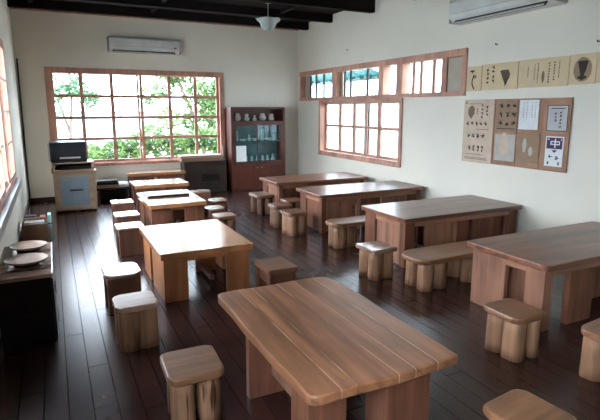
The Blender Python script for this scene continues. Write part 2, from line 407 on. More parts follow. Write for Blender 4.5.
# left windows; the nearer one is out of view, added for its light
for n, (a, b_, z0, z1) in ((4, LW), (5, LW_UNSEEN)):
    w = win(n); mb = MB()
    mb.box(XL-T, XL+.025, a, a+.07, z0, z1).box(XL-T, XL+.025, b_-.07, b_, z0, z1).box(XL-T, XL+.025, a+.07, b_-.07, z1-.07, z1).box(XL-T, XL+.025, a+.07, b_-.07, z0, z0+.06)
    mb.build('window_frame', 'window_wood', w, bevel=.004)
    MB().box(XL, XL+.085, a-.03, b_+.0, z0-.10, z0-.0).build('window_sill', 'grey_plastic', w, bevel=.005)
    ns = 4; L_ = (b_-a-.14)/ns
    for i in range(ns):
        p = a+.07+i*L_; q = p+L_; xx = XL-(.015 if i % 2 else .055); sx = MB()
        sx.box(xx, xx+.035, p, p+.045, z0+.06, z1-.07).box(xx, xx+.035, q-.045, q, z0+.06, z1-.07).box(xx, xx+.035, p+.045, q-.045, z0+.06, z0+.11).box(xx, xx+.035, p+.045, q-.045, z1-.11, z1-.07)
        sx.box(xx+.012, xx+.024, (p+q)/2-.012, (p+q)/2+.012, z0+.11, z1-.11)
        for j in (1, 2, 3): zz = z0+.11+(z1-z0-.22)*j/4; sx.box(xx+.0125, xx+.0235, p+.045, q-.045, zz-.013, zz+.013)
        s = sx.build('sash', 'window_wood', w)
        MB().box(xx+.016, xx+.019, p+.045, q-.045, z0+.11, z1-.11).build('pane', 'glass', s)
# ------------------------------------------------------------ tables
def end_leg(x0, x1, y0, y1, z1, mat, parent):
    return MB().box(x0, x1, y0, y1, 0, z1).build('leg', mat, parent, bevel=.005)
def low_table(name, label, cx, cy, L_, D, h, kind, group=None, **kw):
    """origin on the floor at the centre of the table; L_ along x, D along y"""
    t = thing(name, label, 'table', (cx, cy, 0), 0, group)
    x0, x1, y0, y1 = -L_/2, L_/2, -D/2, D/2
    th = kw.get('th', .055); u = h-th
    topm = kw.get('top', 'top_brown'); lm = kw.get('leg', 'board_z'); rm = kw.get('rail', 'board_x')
    MB().slab(rrect(x0, x1, y0, y1, kw.get('r', .03), 4), u, h, .008).build('tabletop', topm, t)
    i = kw.get('inset', .06); a0, a1, b0, b1 = x0+i, x1-i, y0+i, y1-i
    if kind == 'panelled':
        wn, wf, wx = kw['wn'], kw['wf'], kw['wx']; tk = .05
        for sx in (0, 1):
            xa, xb = (a0, a0+tk) if sx == 0 else (a1-tk, a1)
            for sy in (0, 1):
                mb = MB()
                ww = wn if sy == 0 else wf
                ya, yb = (b0, b0+ww) if sy == 0 else (b1-ww, b1)
                mb.box(xa, xb, ya, yb, 0, u-.002)
                xc, xd = (a0+tk, a0+wx) if sx == 0 else (a1-wx, a1-tk)
                yc, yd = (b0+.004, b0+tk) if sy == 0 else (b1-tk, b1-.004)
                mb.box(xc, xd, yc, yd, 0, u-.002)
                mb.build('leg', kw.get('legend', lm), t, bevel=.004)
            if kw.get('panel', 1):
                xe = (a0+.022, a0+.04) if sx == 0 else (a1-.04, a1-.022)
                MB().box(xe[0], xe[1], b0+wn+.001, b1-wf-.001, .015, u-.075).build('end_panel', kw.get('pm', lm), t)
            MB().box(xa+.001, xb-.001, b0+wn+.001, b1-wf-.001, u-.073, u-.003).build('end_rail', 'board_y', t, bevel=.003)
        for sy in (0, 1):
            yc, yd = (b0+.006, b0+.035) if sy == 0 else (b1-.035, b1-.006)
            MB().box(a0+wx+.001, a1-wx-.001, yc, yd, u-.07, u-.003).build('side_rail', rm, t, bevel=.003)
            for p, q in kw.get('posts', ()):
                MB().box(p, q, yc+.001, yd+.03 if sy == 0 else yd-.001, 0, u-.072).build('post', 'board_z' if (q-p) > .12 else 'board_pink', t, bevel=.004)
        for k_, (p, q, yy) in enumerate(kw.get('inner', ())):
            MB().box(p, q, yy, yy+.035, .0, u-.005).build('inner_panel', 'board_pink' if k_ % 2 == 0 else 'board_z', t, bevel=.003)
        if 'inner_end' in kw:
            MB().box(a0+kw['inner_end'], a0+kw['inner_end']+.03, b0+wn-.03, b1-.1, 0, u-.005).build('inner_panel', 'board_pink', t, bevel=.003)
    return t
rt = dict(wn=.12, wf=.23, wx=.14)
def rel(cx, lst): return [(p-cx, q-cx) for p, q in lst]
cx, cy = 4.59, 8.34
low_table('low_table', 'brown low table farthest back on the right, beneath the many-paned window', 4.46, 8.40, 1.93, .88, .615, 'panelled', 'brown low tables along the right wall',
          wn=.10, wf=.22, wx=.09, pm='board_pink', posts=[(.1, .2)], inner=[(-.6, -.02, .0), (.25, .8, .02)])
cx, cy = 4.58, 6.92
low_table('low_table', 'brown low table second from the back along the right wall', 4.57, 6.92, 2.02, .86, .615, 'panelled', 'brown low tables along the right wall',
          wn=.08, wf=.20, wx=.08, posts=[(4.29-4.59, 4.35-4.59)], inner=[(3.74-4.59, 4.27-4.59, -.27), (4.43-4.59, 4.80-4.59, -.29), (4.83-4.59, 5.33-4.59, -.29)])
low_table('low_table', 'brown low table at the middle of the right wall, open posted front', 4.652, 5.055, 2.0, .96, .62, 'panelled', 'brown low tables along the right wall',
          wn=.11, wf=.24, wx=.15, inset=.05, pm='board_pink', posts=[(4.60-4.67, 4.755-4.67)], inner=[(4.09-4.67, 4.51-4.67, -.36), (4.90-4.67, 5.48-4.67, -.33), (4.52-4.67, 4.59-4.67, -.38)])
low_table('low_table', 'brown low table nearest on the right, cut off by the right edge', 4.575, 3.08, 1.99, .93, .62, 'panelled', 'brown low tables along the right wall',
          wn=.19, wf=.40, wx=.12, panel=0, legend='board_pink', r=.06, posts=[(4.0-4.585, 4.33-4.585)], inner=[(4.45-4.585, 5.2-4.585, -.1), (5.25-4.585, 5.3-4.585, -.1)], inner_end=.16)
# closing board inside the open end of the near table
# left column
def block_table(label, cx, cy, L_, D, h, lw, bd, fd, name='low_table', top='top_orange', inner=(.08, .32, .22), legm='orange_z', group='orange-brown tables down the left aisle', th=.065):
    t = thing(name, label, 'table', (cx, cy, 0), 0, group)
    x0, x1, y0, y1 = -L_/2, L_/2, -D/2, D/2; u = h-th
    MB().slab(rrect(x0, x1, y0, y1, .012, 3), u, h, .005).build('tabletop', top, t)
    i = .035
    for sx in (-1, 1):
        for sy, dd in ((-1, fd), (1, bd)):
            xa = sx*(L_/2-i); ya = sy*(D/2-i-.02)
            mb = MB().box(xa, xa-sx*lw, ya, ya-sy*.06, 0, u-.001).box(xa, xa-sx*.05, ya-sy*.0601, ya-sy*dd, 0, u-.001)
            mb.build('leg', legm, t, bevel=.004)
    MB().box(x0+i+lw, x1-i-lw, y0+i+.03, y0+i+.06, u-.05, u-.002).build('rail', 'orange_x', t)
    MB().box(x0+i+lw, x1-i-lw, y1-i-.06, y1-i-.03, u-.05, u-.002).build('rail', 'orange_x', t)
    MB().box(.12, .17, y0+.42, y1-.42, .04, .10).build('stretcher', 'red_z', t, bevel=.004)
    if inner: MB().box(inner[0], inner[1], inner[2], inner[2]+.04, .0, u-.01).build('inner_board', legm, t, bevel=.003)
    return t
block_table('square orange-brown table with white glare on top, right of the left aisle stools', 1.32, 5.375, .96, 1.30, .52, .24, .42, .62)
block_table('small orange-brown table carrying the flat game board, in the left column', 1.61, 7.93, .86, 1.21, .52, .29, .4, .5, legm='board_z')
block_table('small reddish table between the game board table and the one under the back window', 1.78, 9.74, 1.0, .72, .52, .42, .2, .2, legm='red_z')
block_table('narrow reddish table pushed under the back window', 1.985, 11.17, 1.22, .50, .56, .50, .12, .12, legm='red_z')
# near live-edge table
t = thing('live_edge_table', 'big plank-topped table in the foreground with wavy live edges and pale seams', 'table', (1.49, 2.71, 0))
pts = []
q = random.Random(3)
x0, x1, y0, y1 = -.485, .49, -.785, .775
def side(xa, ya, xb, yb, n, f):
    for i in range(n):
        s = i/n; px, py = xa+(xb-xa)*s, ya+(yb-ya)*s; dx, dy = f(s); pts.append((px+dx, py+dy))
r = .07
side(x0+.07, y0, x1-.05, y0+.0, 10, lambda s: (0, .006*math.sin(s*9)))
side(x1-.01, y0+.02, x1, y1-.1, 18, lambda s: (.006*math.sin(s*11)-.004*math.sin(s*5+1), 0))
pts.append((x1-.03, y1-.05))
side(x1-.09, y1-.01, x0+r, y1, 10, lambda s: (0, .008*math.sin(s*8)))
pts += [(x0+.05, y1-.008), (x0+.018, y1-.03)]
side(x0+.003, y1-.075, x0+.004, y0+.09, 20, lambda s: (.005*math.sin(s*7.5+.6)-.002*math.sin(s*19), 0))
pts += [(x0+.008, y0+.055), (x0+.02, y0+.025), (x0+.042, y0+.007)]
MB().slab(pts, .47, .53, .011).build('tabletop', 'plank_top', t)
for xa, xb, ya, yb in ((-.465, -.18, .13, .19), (.17, .44, .13, .19), (-.46, -.22, -.70, -.50), (-.02, .29, -.76, -.56)):
    MB().box(xa+.01, xb, ya, yb, 0, .469).build('leg', 'board_z', t, bevel=.006)
MB().box(-.30, -.24, -.50, .13, .15, .22).build('stretcher', 'board_pink', t, bevel=.006)
MB().box(.20, .26, -.56, .13, .15, .22).build('stretcher', 'board_pink', t, bevel=.006)

# ------------------------------------------------------------ stools
def lobed(cx, cy, rx, ry, z0, z1, seed, mb, taper=.93):
    q = random.Random(seed); ph = [q.uniform(0, 6.28) for _ in range(4)]
    rings = []
    for k in range(5):
        z = z0+(z1-z0)*k/4; s = 1+(taper-1)*(1-k/4)*-.6
        ring = []
        for i in range(20):
            a = 2*PI*i/20; w = 1+.06*math.sin(2*a+ph[0])+.05*math.sin(3*a+ph[1]+k*.15)+.035*math.sin(5*a+ph[2]-k*.2)
            ring.append((cx+rx*w*s*math.cos(a), cy+ry*w*s*math.sin(a), z))
        rings.append(ring)
    mb.poly(rings)
def make_stool(kind, w=.33, d=.34, h=.37, seat='seat_tan', leg='log', seed=1, label='x', r=.06, th=.05, fat=.08):
    t = thing('log_stool' if kind == 'log' else 'block_stool', label, 'stool')
    MB().slab(rrect(-w/2, w/2, -d/2, d/2, r, 5, .004, seed), h-th, h, .012).build('seat', seat, t)
    u = h-th+.001
    if kind == 'log':
        px, py = w/2-.095, d/2-.095
        for i, (sx, sy) in enumerate(((-1, -1), (1, -1), (1, 1), (-1, 1))):
            mb = MB(); q = random.Random(seed*10+i)
            lobed(sx*px*1.02, sy*py, fat+q.uniform(-.008, .008), fat, 0, u, seed*10+i, mb)
            mb.build('leg', leg, t, smooth=True)
    elif kind == 'wide':     # two stout lobed legs side by side
        for i, sx in enumerate((-1, 1)):
            mb = MB(); lobed(sx*(w/4-.008), 0, w/4-.025, d/2-.035, 0, u, seed*10+i, mb); mb.build('leg', leg, t, smooth=True)
    else:
        for sy in (-1, 1):
            MB().box(-w/2+.02, w/2-.02, sy*(d/2-.02), sy*(d/2-.075), 0, u-.002).build('leg', leg, t, bevel=.008)
        MB().box(-w/2+.03, w/2-.03, -d/2+.08, d/2-.08, u-.12, u-.003).build('apron', leg, t, bevel=.004)
    return t
protos = {}
def stool(key, x, y, label, rz=0, group=None, **kw):
    if key not in protos:
        t = make_stool(label=label, **kw); t.location = (x, y, 0); t.rotation_euler = (0, 0, rz); protos[key] = t
        if group: t['group'] = group
        return t
    return copy_tree(protos[key], (x, y, 0), rz, label, group)
GL = 'stools along the left aisle'; GM = 'stools between the two columns of tables'; GR = 'log stools at the right tables'
stool('A', .50, 4.03, 'pale log stool with a shiny streaked seat, second from the front in the left aisle', .03, GL, kind='log', w=.33, d=.33, h=.38, seat='seat_grey', leg='log', seed=1)
stool('B', .495, 4.90, 'brown slab-sided stool with a white glare on its rounded seat, left of the square table', .02, GL, kind='block', w=.34, d=.42, h=.38, seat='seat_grey', leg='slab', seed=2, r=.11, th=.032)
stool('C', .83, 6.80, 'nearest of the three slab-sided stools in a row left of the game board table', .02, GL, kind='block', w=.36, d=.36, h=.38, seat='seat_grey', leg='slab', seed=3, r=.04, th=.032)
stool('C', .895, 7.60, 'middle one of the three slab-sided stools in a row left of the game board table', .0, GL)
stool('C', .965, 8.68, 'farthest of the three slab-sided stools in the left aisle, beside the reddish table', -.02, GL)
stool('D', .665, 2.86, 'tan log stool with rounded square seat in the foreground, left of the plank-topped table', -.03, GL, kind='log', w=.34, d=.38, h=.36, seat='seat_tan', leg='log', seed=4, fat=.07)
stool('E', 1.93, 4.46, 'brown stool tucked against the right side of the square table', .0, GM, kind='block', w=.32, d=.42, h=.36, seat='seat_brown', leg='slab', seed=5, r=.02)
stool('F', 2.20, 6.98, 'dull brown stool behind the square table, nearest on the right of the game board table', .0, GM, kind='log', w=.32, d=.30, h=.36, seat='seat_brown', leg='log_dark', seed=6)
stool('G', 2.21, 7.50, 'shiny-topped stool touching the right corner of the game board table', .0, GM, kind='block', w=.29, d=.31, h=.38, seat='seat_grey', leg='red_z', seed=7, r=.10, th=.032)
stool('G', 2.46, 8.15, 'shiny-topped stool third from the front, right of the game board table', .1, GM)
stool('H', 2.44, 9.20, 'shiny-topped wider stool farthest back, beside the reddish table', .0, GM, kind='block', w=.36, d=.32, h=.38, seat='seat_grey', leg='red_z', seed=8, r=.12, th=.032)
stool('I', 3.385, 8.46, 'tan log stool at the left end of the farthest brown table', .05, GR, kind='log', w=.34, d=.46, h=.36, seat='seat_brown', leg='log_dark', seed=9, fat=.066)
stool('J', 3.28, 7.35, 'tan log stool standing half behind another, near the corner of the second brown table', .0, GR, kind='log', w=.34, d=.32, h=.36, seat='seat_brown', leg='log_dark', seed=11)
stool('J', 3.66, 7.70, 'stool almost hidden between the two farthest brown tables, only its seat showing', .0, GR)
stool('K', 3.245, 6.76, 'front one of the clustered log stools at the corner of the second brown table', .0, GR, kind='log', w=.34, d=.38, h=.36, seat='seat_brown', leg='log', seed=12)
stool('L', 3.24, 4.56, 'squarish log stool with a glossy light seat at the end of the middle brown table', .06, GR, kind='log', w=.33, d=.37, h=.36, seat='seat_grey', leg='log', seed=13, r=.025)
stool('M', 3.155, 2.56, 'log stool with tan rounded seat at the end of the nearest brown table', .0, GR, kind='log', w=.34, d=.36, h=.36, seat='seat_tan', leg='log', seed=14)
stool('N', 3.50, 1.93, 'log stool with an orange-tan seat cut off at the right edge', .12, GR, kind='log', w=.42, d=.42, h=.36, seat='seat_tan', leg='log', seed=15, r=.08)
stool('M', 2.10, 1.56, 'tan-seated stool at the bottom edge, right of the plank-topped table', .1, GR)
def bench(label, x0, x1, yc, d, legx, seed):
    L_ = x1-x0
    t = thing('log_bench', label, 'bench', ((x0+x1)/2, yc, 0), 0, 'log benches between the brown tables')
    MB().slab(rrect(-L_/2, L_/2, -d/2, d/2, d*.42, 8, .004, seed), .305, .36, .014).build('seat', 'seat_tan', t)
    k = 0
    for xa, xb in legx:
        mb = MB(); n = 2
        for i in range(n):
            for sy in (-1, 1):
                lobed(xa+(xb-xa)*(i+.5)/n-(x0+x1)/2, sy*(d/2-.12), (xb-xa)/n*.56, .085, 0, .306, seed+k, mb); k += 1
        mb.build('leg', 'log', t, smooth=True)
    return t
bench('long log bench with rounded end standing between the middle and nearest brown tables', 3.29, 4.55, 4.05, .44, ((3.38, 3.70), (4.0, 4.32)), 31)
bench('log bench with a tan seat between the second and the middle brown table', 3.33, 4.55, 5.84, .36, ((3.40, 3.74), (4.1, 4.4)), 47)

# ------------------------------------------------------------ things on the tables
t = thing('game_board', 'flat dark-edged game board lying on the small orange-brown table', 'board', (1.60, 8.17, .521))
MB().slab(rrect(-.33, .33, -.24, .24, .01, 2), 0, .032, .003).build('base', 'black', t)
MB().box(-.315, .315, -.225, .225, .0322, .036).build('playing_surface', 'pale_wood', t)

# ------------------------------------------------------------ furniture at the back
# stove-like cabinet
t = thing('stove_cabinet', 'pale wooden cabinet with a bluish glass door in the far left corner', 'cabinet', (.315, 10.40, 0))
mb = MB().box(-.36, .36, -.33, .33, .03, .74); mb.box(-.38, .38, -.35, .34, .741, .77)
mb.build('body', 'pale_wood', t, bevel=.006)
mb = MB()
for sx in (-.33, .27):
    mb.box(sx, sx+.06, -.30, -.24, 0, .029).box(sx, sx+.06, .22, .28, 0, .029)
mb.build('feet', 'dark', t)
mb = MB().box(-.33, -.25, -.352, -.331, .06, .72).box(.23, .33, -.352, -.331, .06, .72).box(-.25, .23, -.352, -.331, .06, .12).box(-.25, .23, -.352, -.331, .67, .72)
d = mb.build('door', 'pale_wood', t, bevel=.003)
MB().box(-.25, .23, -.345, -.332, .12, .67).build('pane', 'stove_glass', d)
MB().box(-.10, .13, -.356, -.346, .40, .43).build('handle', 'black', d, bevel=.003)
t = thing('shelf_stand', 'low pale wooden shelf with a dark gap, on top of the stove cabinet', 'shelf', (.31, 10.42, .771))
MB().box(-.36, .36, -.28, .28, 0, .02).box(-.36, .36, -.28, .28, .13, .155).box(-.36, -.31, -.27, .27, .02, .13).box(.31, .36, -.27, .27, .02, .13).box(-.31, .31, .2, .22, .02, .13).build('frame', 'pale_wood', t, bevel=.003)
MB().box(-.22, .31, -.24, .18, .021, .08).build('gap_shade', 'dark', t)  # near-black block stands in for the shade inside the shelf gap
t = thing('microwave_oven', 'black boxy oven with a glossy front, on the shelf in the far left corner', 'oven', (.245, 10.42, .927))
MB().box(-.31, .31, -.24, .26, .012, .375).build('body', 'black', t, bevel=.01)
MB().box(-.285, .285, -.252, -.241, .03, .355).build('front_glass', 'screen', t, bevel=.003)
MB().box(-.15, .20, -.258, -.2525, .07, .10).build('reflection_strip', 'white_plastic', t)  # white strip paints the reflection on the black front
MB().box(-.335, -.312, -.245, -.2, .03, .36).build('handle', 'grey_plastic', t, bevel=.004)
MB().box(-.28, -.24, -.2, .2, 0, .0125).box(.24, .28, -.2, .2, 0, .0125).build('feet', 'black', t)
# low dark bench with books
t = thing('side_bench', 'dark low side bench holding stacked books beside the stove cabinet', 'bench', (1.06, 11.02, 0))
MB().box(-.35, .31, -.25, .25, .27, .31).build('top', 'console', t, bevel=.004)
for sx in (-1, 1): MB().box(sx*.28-.02, sx*.28+.02, -.22, .22, 0, .269).build('leg', 'console', t)
MB().box(-.259, .259, .1, .13, .0, .26).build('back_panel', 'dark', t)
z = .311
for i, (w_, d_, h_, dx, lb, mt) in enumerate(((.46, .34, .05, -.03, 'dark thick book at the bottom of the pile on the side bench', 'brown_card'), (.42, .30, .045, -.01, 'dark book in the middle of the pile on the side bench', 'dark'), (.40, .28, .04, -.03, 'dark glossy book on top of the pile on the side bench', 'console'))):
    t = thing('book', lb, 'book', (.97+dx, 11.0, z), R.uniform(-.08, .08), 'books piled on the side bench')
    MB().box(-w_/2, w_/2, -d_/2, d_/2, 0, .005).box(-w_/2, w_/2, -d_/2, d_/2, h_-.005, h_).box(-w_/2, w_/2, -d_/2, -d_/2+.006, .005, h_-.005).build('cover', mt, t)
    MB().box(-w_/2+.004, w_/2-.004, -d_/2+.007, d_/2-.008, .0055, h_-.0055).build('pages', 'paper', t)
    z += h_+.001
t = MB().slab(rrect(-.1, .1, -.14, .14, .04, 4), 0, .07, .03).build('paper_bundle', 'paper', loc=(1.27, 11.0, .311)); tag(t, 'white rounded paper bundle at the right end of the side bench', 'paper')
# console under the window, with two boards on it
t = thing('low_chest', 'dark brown wide chest under the right half of the back window', 'chest', (3.095, 11.30, 0))
MB().box(-.49, .49, -.19, .19, .0, .70).build('body', 'console', t, bevel=.008)
MB().box(-.50, .50, -.20, .20, .701, .73).build('lid', 'console', t, bevel=.004)
MB().box(-.10, .32, -.197, -.191, .27, .43).build('front_plate', 'dark', t, bevel=.002)
t = MB().box(-.49, .49, -.17, .17, 0, .085).build('storage_board', 'brown_card', bevel=.006, loc=(3.04, 11.28, .731)); tag(t, 'thick brown board lying flat on the dark chest, beneath the pale one', 'board')
t = MB().box(-.50, .48, -.16, .16, 0, .05).build('storage_board', 'pale_wood', bevel=.006, loc=(3.03, 11.28, .817)); tag(t, 'pale board lying topmost on the dark chest', 'board')
# leaning pale strip beside the cabinet
t = MB().box(-.022, .022, -.012, .012, 0, 1.05).build('wooden_strip', 'grey_plastic', loc=(3.63, 11.44, 0)); tag(t, 'thin pale strip standing upright between the dark chest and the display cabinet', 'strip')
# display cabinet
X0, X1, Y0, Y1, H_ = 3.71, 5.08, 11.06, 11.49, 1.95
t = thing('display_cabinet', 'tall reddish-brown display cabinet with glass doors in the back right corner', 'cabinet', (X0, Y0, 0)); W_, D_ = X1-X0, Y1-Y0
mb = MB().box(0, .05, 0, D_, 0, H_).box(W_-.05, W_, 0, D_, 0, H_).box(.05, W_-.05, 0, D_, H_-.05, H_).box(.05, W_-.05, .0, D_, 1.55, 1.62).box(.05, W_-.05, 0, D_, .60, .66).box(.05, W_-.05, .0, D_, 0, .06)
mb.box(.05, .10, 0, .02, .66, 1.55).box(W_-.12, W_-.05, 0, .02, .66, 1.55)
mb.build('body', 'cabinet', t, bevel=.004)
MB().box(.05, W_-.05, D_-.015, D_-.001, .66, 1.55).build('back_panel', 'cabinet_in', t)
MB().box(.05, W_-.05, D_-.015, D_-.001, 1.62, 1.90).build('back_panel', 'cabinet', t)
MB().box(.05, W_-.05, D_-.015, D_-.001, .06, .60).build('back_panel', 'cabinet', t)
MB().box(.051, W_-.051, .04, D_-.02, 1.13, 1.15).build('shelf', 'cabinet_in', t)
for a, b_ in ((.101, .66), (.64, W_-.121)):
    yy = .002 if a < .3 else .018
    mb = MB().box(a, a+.02, yy, yy+.014, .665, 1.545).box(b_-.02, b_, yy, yy+.014, .665, 1.545).box(a+.02, b_-.02, yy, yy+.014, .665, .685).box(a+.02, b_-.02, yy, yy+.014, 1.525, 1.545)
    g = mb.build('glass_door', 'cabinet', t); MB().box(a+.02, b_-.02, yy+.005, yy+.008, .685, 1.525).build('pane', 'cab_glass', g)
for a, b_ in ((.052, W_/2-.002), (W_/2+.002, W_-.052)):
    g = MB().box(a, b_, .002, .022, .064, .596).build('door', 'cabinet', t, bevel=.003)
    kx = b_-.05 if a < .3 else a+.05
    MB().lathe([(.006, 0), (.008, .01), (.013, .02), (.008, .028)], n=10).build('knob', 'grey_plastic', g, smooth=True, loc=(kx, 0, .53)).rotation_euler = (PI/2, 0, 0)
tag(MB().box(0, .25, 0, .002, 0, .37).build('note_sheet', 'paper', loc=(X0+.11, Y0-.004, .685)), 'white note taped to the glass door of the display cabinet', 'paper')
tag(MB().box(0, .2, 0, .001, 0, .001).build('tmp', 'paper'), '', '') if False else None
def pot(prof, name, label, cat, loc, mat, group, lid=False):
    t = thing(name, label, cat, loc, 0, group)
    MB().lathe(prof, n=16).build('bowl' if 'cup' in name else 'body', mat, t, smooth=True)
    return t
pots = [((.03, 0), (.075, .03), (.09, .09), (.07, .15), (.045, .17), (.05, .19)), ((.03, 0), (.05, .02), (.07, .07), (.03, .10), (.05, .15), (.02, .17)),
        ((.04, 0), (.055, .03), (.05, .06), (.02, .09), (.035, .12), (.01, .14)), ((.04, 0), (.08, .04), (.085, .10), (.05, .14), (.06, .17), (.02, .18)), ((.04, 0), (.07, .05), (.05, .11), (.06, .15), (.03, .17))]
desc = ['round-bellied pot, leftmost', 'small pinched pot, second from the left', 'smallest squat pot, in the middle', 'broad pot, second from the right', 'tall-necked pot, rightmost']
for i, (xx, p) in enumerate(zip((.22, .46, .66, .86, 1.09), pots)):
    ob = MB().lathe(list(p), n=18).build('pottery_jar', 'ceramic', smooth=True, loc=(X0+xx, Y0+.2, 1.621))
    tag(ob, desc[i]+' on the open top shelf of the display cabinet', 'pot', 'pots on the open top shelf')
mids = [((.03, 0), (.04, .01), (.04, .20), (.035, .25)), ((.05, 0), (.08, .03), (.09, .05)), ((.02, 0), (.05, .05), (.02, .10), (.03, .15)), ((.04, 0), (.09, .04), (.11, .07)), ((.03, 0), (.05, .02), (.05, .28), (.04, .30)), ((.05, 0), (.10, .03), (.12, .06)), ((.03, 0), (.04, .12), (.015, .18))]
dm = ['slim glass-like jar, leftmost', 'low white dish, second from the left', 'small waisted vase, third from the left', 'shallow bowl, in the middle', 'tall pale vase, third from the right', 'wide white bowl, second from the right', 'narrow bottle, rightmost']
for i, (xx, p) in enumerate(zip((.20, .36, .52, .68, .86, 1.02, 1.17), mids)):
    ob = MB().lathe(list(p), n=16).build('ceramic_vessel', 'ceramic_white', smooth=True, loc=(X0+xx, Y0+.22, 1.151))
    tag(ob, dm[i]+' on the upper glazed shelf of the display cabinet', 'vessel', 'ceramics on the upper glazed shelf')
dl = ['squat white figurine, leftmost', 'second figurine from the left', 'rounder figurine, third from the left', 'third figurine from the right', 'small figurine, second from the right', 'taller figurine with raised tip, rightmost']
for i, xx in enumerate((.44, .57, .71, .85, .98, 1.13)):
    q = random.Random(i+50); h_ = .12+.03*q.random()+(.05 if i == 5 else 0); r0 = .035+.015*q.random()
    ob = MB().lathe([(r0, 0), (r0*1.2, h_*.25), (r0*.6, h_*.5), (r0*.85, h_*.7), (r0*.3, h_)], n=14).build('figurine', 'ceramic_white', smooth=True, loc=(X0+xx, Y0+.2, .661))
    tag(ob, dl[i]+' on the lower glazed shelf of the display cabinet', 'figurine', 'figurines on the lower glazed shelf')

# ------------------------------------------------------------ left aisle things
t = thing('low_cupboard', 'black low cupboard against the left wall in the foreground', 'cupboard', (-.29, 4.78, 0))
MB().box(-.19, .19, -.52, .52, .03, .585).build('body', 'dark', t, bevel=.005)
MB().slab(rrect(-.205, .205, -.53, .53, .02, 3), .586, .62, .006).build('top', 'seat_grey', t)
MB().box(-.18, .17, -.5, .5, 0, .029).build('plinth', 'dark', t)
for a, b_ in ((-.50, -.005), (.005, .50)):
    g = MB().box(.191, .203, a, b_, .05, .57).build('door', 'dark', t, bevel=.003)
    MB().box(.204, .215, (b_-.06 if a < -.1 else a+.03), (b_-.03 if a < -.1 else a+.06), .3, .38).build('handle', 'black', g)
for (yy, lb, rr) in ((5.04, 'round tan wooden tray at the back of the black cupboard', .155), (4.57, 'round tan wooden tray at the front of the black cupboard', .165)):
    t = thing('round_tray', lb, 'tray', (-.275, yy, .621), 0, 'round trays on the black cupboard')
    MB().lathe([(.09, 0), (.10, .012), (.085, .035)], n=24).build('dark_disc', 'dark', t, smooth=True)  # low near-black disc under each dish
    MB().lathe([(rr*.75, .0351), (rr*.97, .046), (rr, .06), (rr*.97, .062), (rr*.90, .054), (rr*.5, .052), (.01, .052)], n=36).build('dish', 'tray', t, smooth=True)
t = thing('wooden_crate', 'brown wooden crate of magazines by the left wall, behind the black cupboard', 'crate', (-.325, 8.13, 0))
MB().box(-.165, .165, -.28, -.262, 0, .28).box(-.165, .165, .262, .28, 0, .28).box(-.165, -.147, -.262, .262, 0, .28).box(.147, .165, -.262, .262, 0, .28).box(-.147, .147, -.262, .262, 0, .02).box(-.147, .147, -.262, .262, .23, .25).build('box', 'brown_card', t, bevel=.004)
for nme, lb, cat, mt, x, y, sx, sy, sz, z in (
    ('magazine', 'white magazine lying at the front of the wooden crate', 'magazine', 'paper', -.33, 7.97, .25, .17, .03, .2801),
    ('magazine', 'brown-covered magazine lying in the middle of the wooden crate', 'magazine', 'brown_card', -.36, 8.15, .2, .16, .04, .2801),
    ('magazine', 'orange-covered magazine on the right of the wooden crate', 'magazine', 'orange_cover', -.225, 8.22, .07, .2, .05, .2801),
    ('magazine', 'purple-covered magazine lying at the back left of the wooden crate', 'magazine', 'purple', -.385, 8.33, .14, .14, .05, .2801)):
    t = thing(nme, lb, cat, (x, y, z-.0), R.uniform(-.05, .05), 'magazines on the wooden crate')
    MB().box(-sx/2, sx/2, -sy/2, sy/2, 0, sz*.2).box(-sx/2, sx/2, -sy/2, sy/2, sz*.8, sz).box(-sx/2, sx/2, -sy/2, -sy/2+.004, sz*.2, sz*.8).build('cover', mt, t)
    MB().box(-sx/2+.004, sx/2-.004, -sy/2+.004, sy/2-.004, sz*.21, sz*.79).build('pages', 'paper', t)
t = thing('cardboard_carton', 'mint green carton standing at the right rim of the wooden crate', 'carton', (-.135, 8.1, 0))
MB().box(-.024, .024, -.10, .10, 0, .38).build('body', 'mint', t, bevel=.004)
MB().box(-.0245, .0245, -.1005, .1005, .24, .26).build('printed_band', 'purple', t)
tag(MB().tube([(-.515, 11.48, 0), (-.51, 11.48, 1.4), (-.50, 11.48, 2.88)], .016).build('conduit_pipe', 'black'), 'thin black pipe running up the far left corner', 'pipe')

# ------------------------------------------------------------ air conditioners
def ac(label, L_, H2, D2, loc, rz):
    t = thing('air_conditioner', label, 'air conditioner', loc, rz, 'wall air conditioners')
    prof = [(0, 0), (-D2*.55, 0), (-D2*.93, H2*.22), (-D2, H2*.36), (-D2, H2*.85), (-D2*.82, H2), (0, H2)]
    MB().poly([[(x, y, z) for y, z in prof] for x in (-L_/2, L_/2)]).build('body', 'white_plastic', t, bevel=.012)
    MB().obox((-.02, -D2*.78, H2*.095), (L_*.88, .014, H2*.30), Matrix.Rotation(math.radians(-38), 3, 'X')).build('air_outlet', 'black', t)
    MB().obox((-.02, -D2*.86, H2*.03), (L_*.86, .012, H2*.14), Matrix.Rotation(math.radians(-50), 3, 'X')).build('louver', 'white_plastic', t, bevel=.003)
    MB().box(-L_*.46, L_*.46, -D2-.004, -D2-.0005, H2*.38, H2*.40).build('panel_seam', 'grey_plastic', t)
    MB().box(L_*.41, L_*.445, -D2-.006, -D2-.0005, H2*.24+.03, H2*.36+.03).build('control_light', 'orange_cover', t)
    for sx in (-1, 1): MB().box(sx*L_*.5+(.0005 if sx > 0 else -.018), sx*L_*.5+(.018 if sx > 0 else -.0005), -D2*.9, -.01, H2*.04, H2*.96).build('end_cap', 'grey_plastic', t, bevel=.006)
    return t
ac('long white air conditioner mounted high on the back wall above the window', 1.46, .31, .24, (1.93, YB-.003, 3.08), 0)
ac('white air conditioner high on the right wall, cut off by the top edge', 1.75, .34, .25, (XR-.003, 5.07, 3.14), -PI/2)
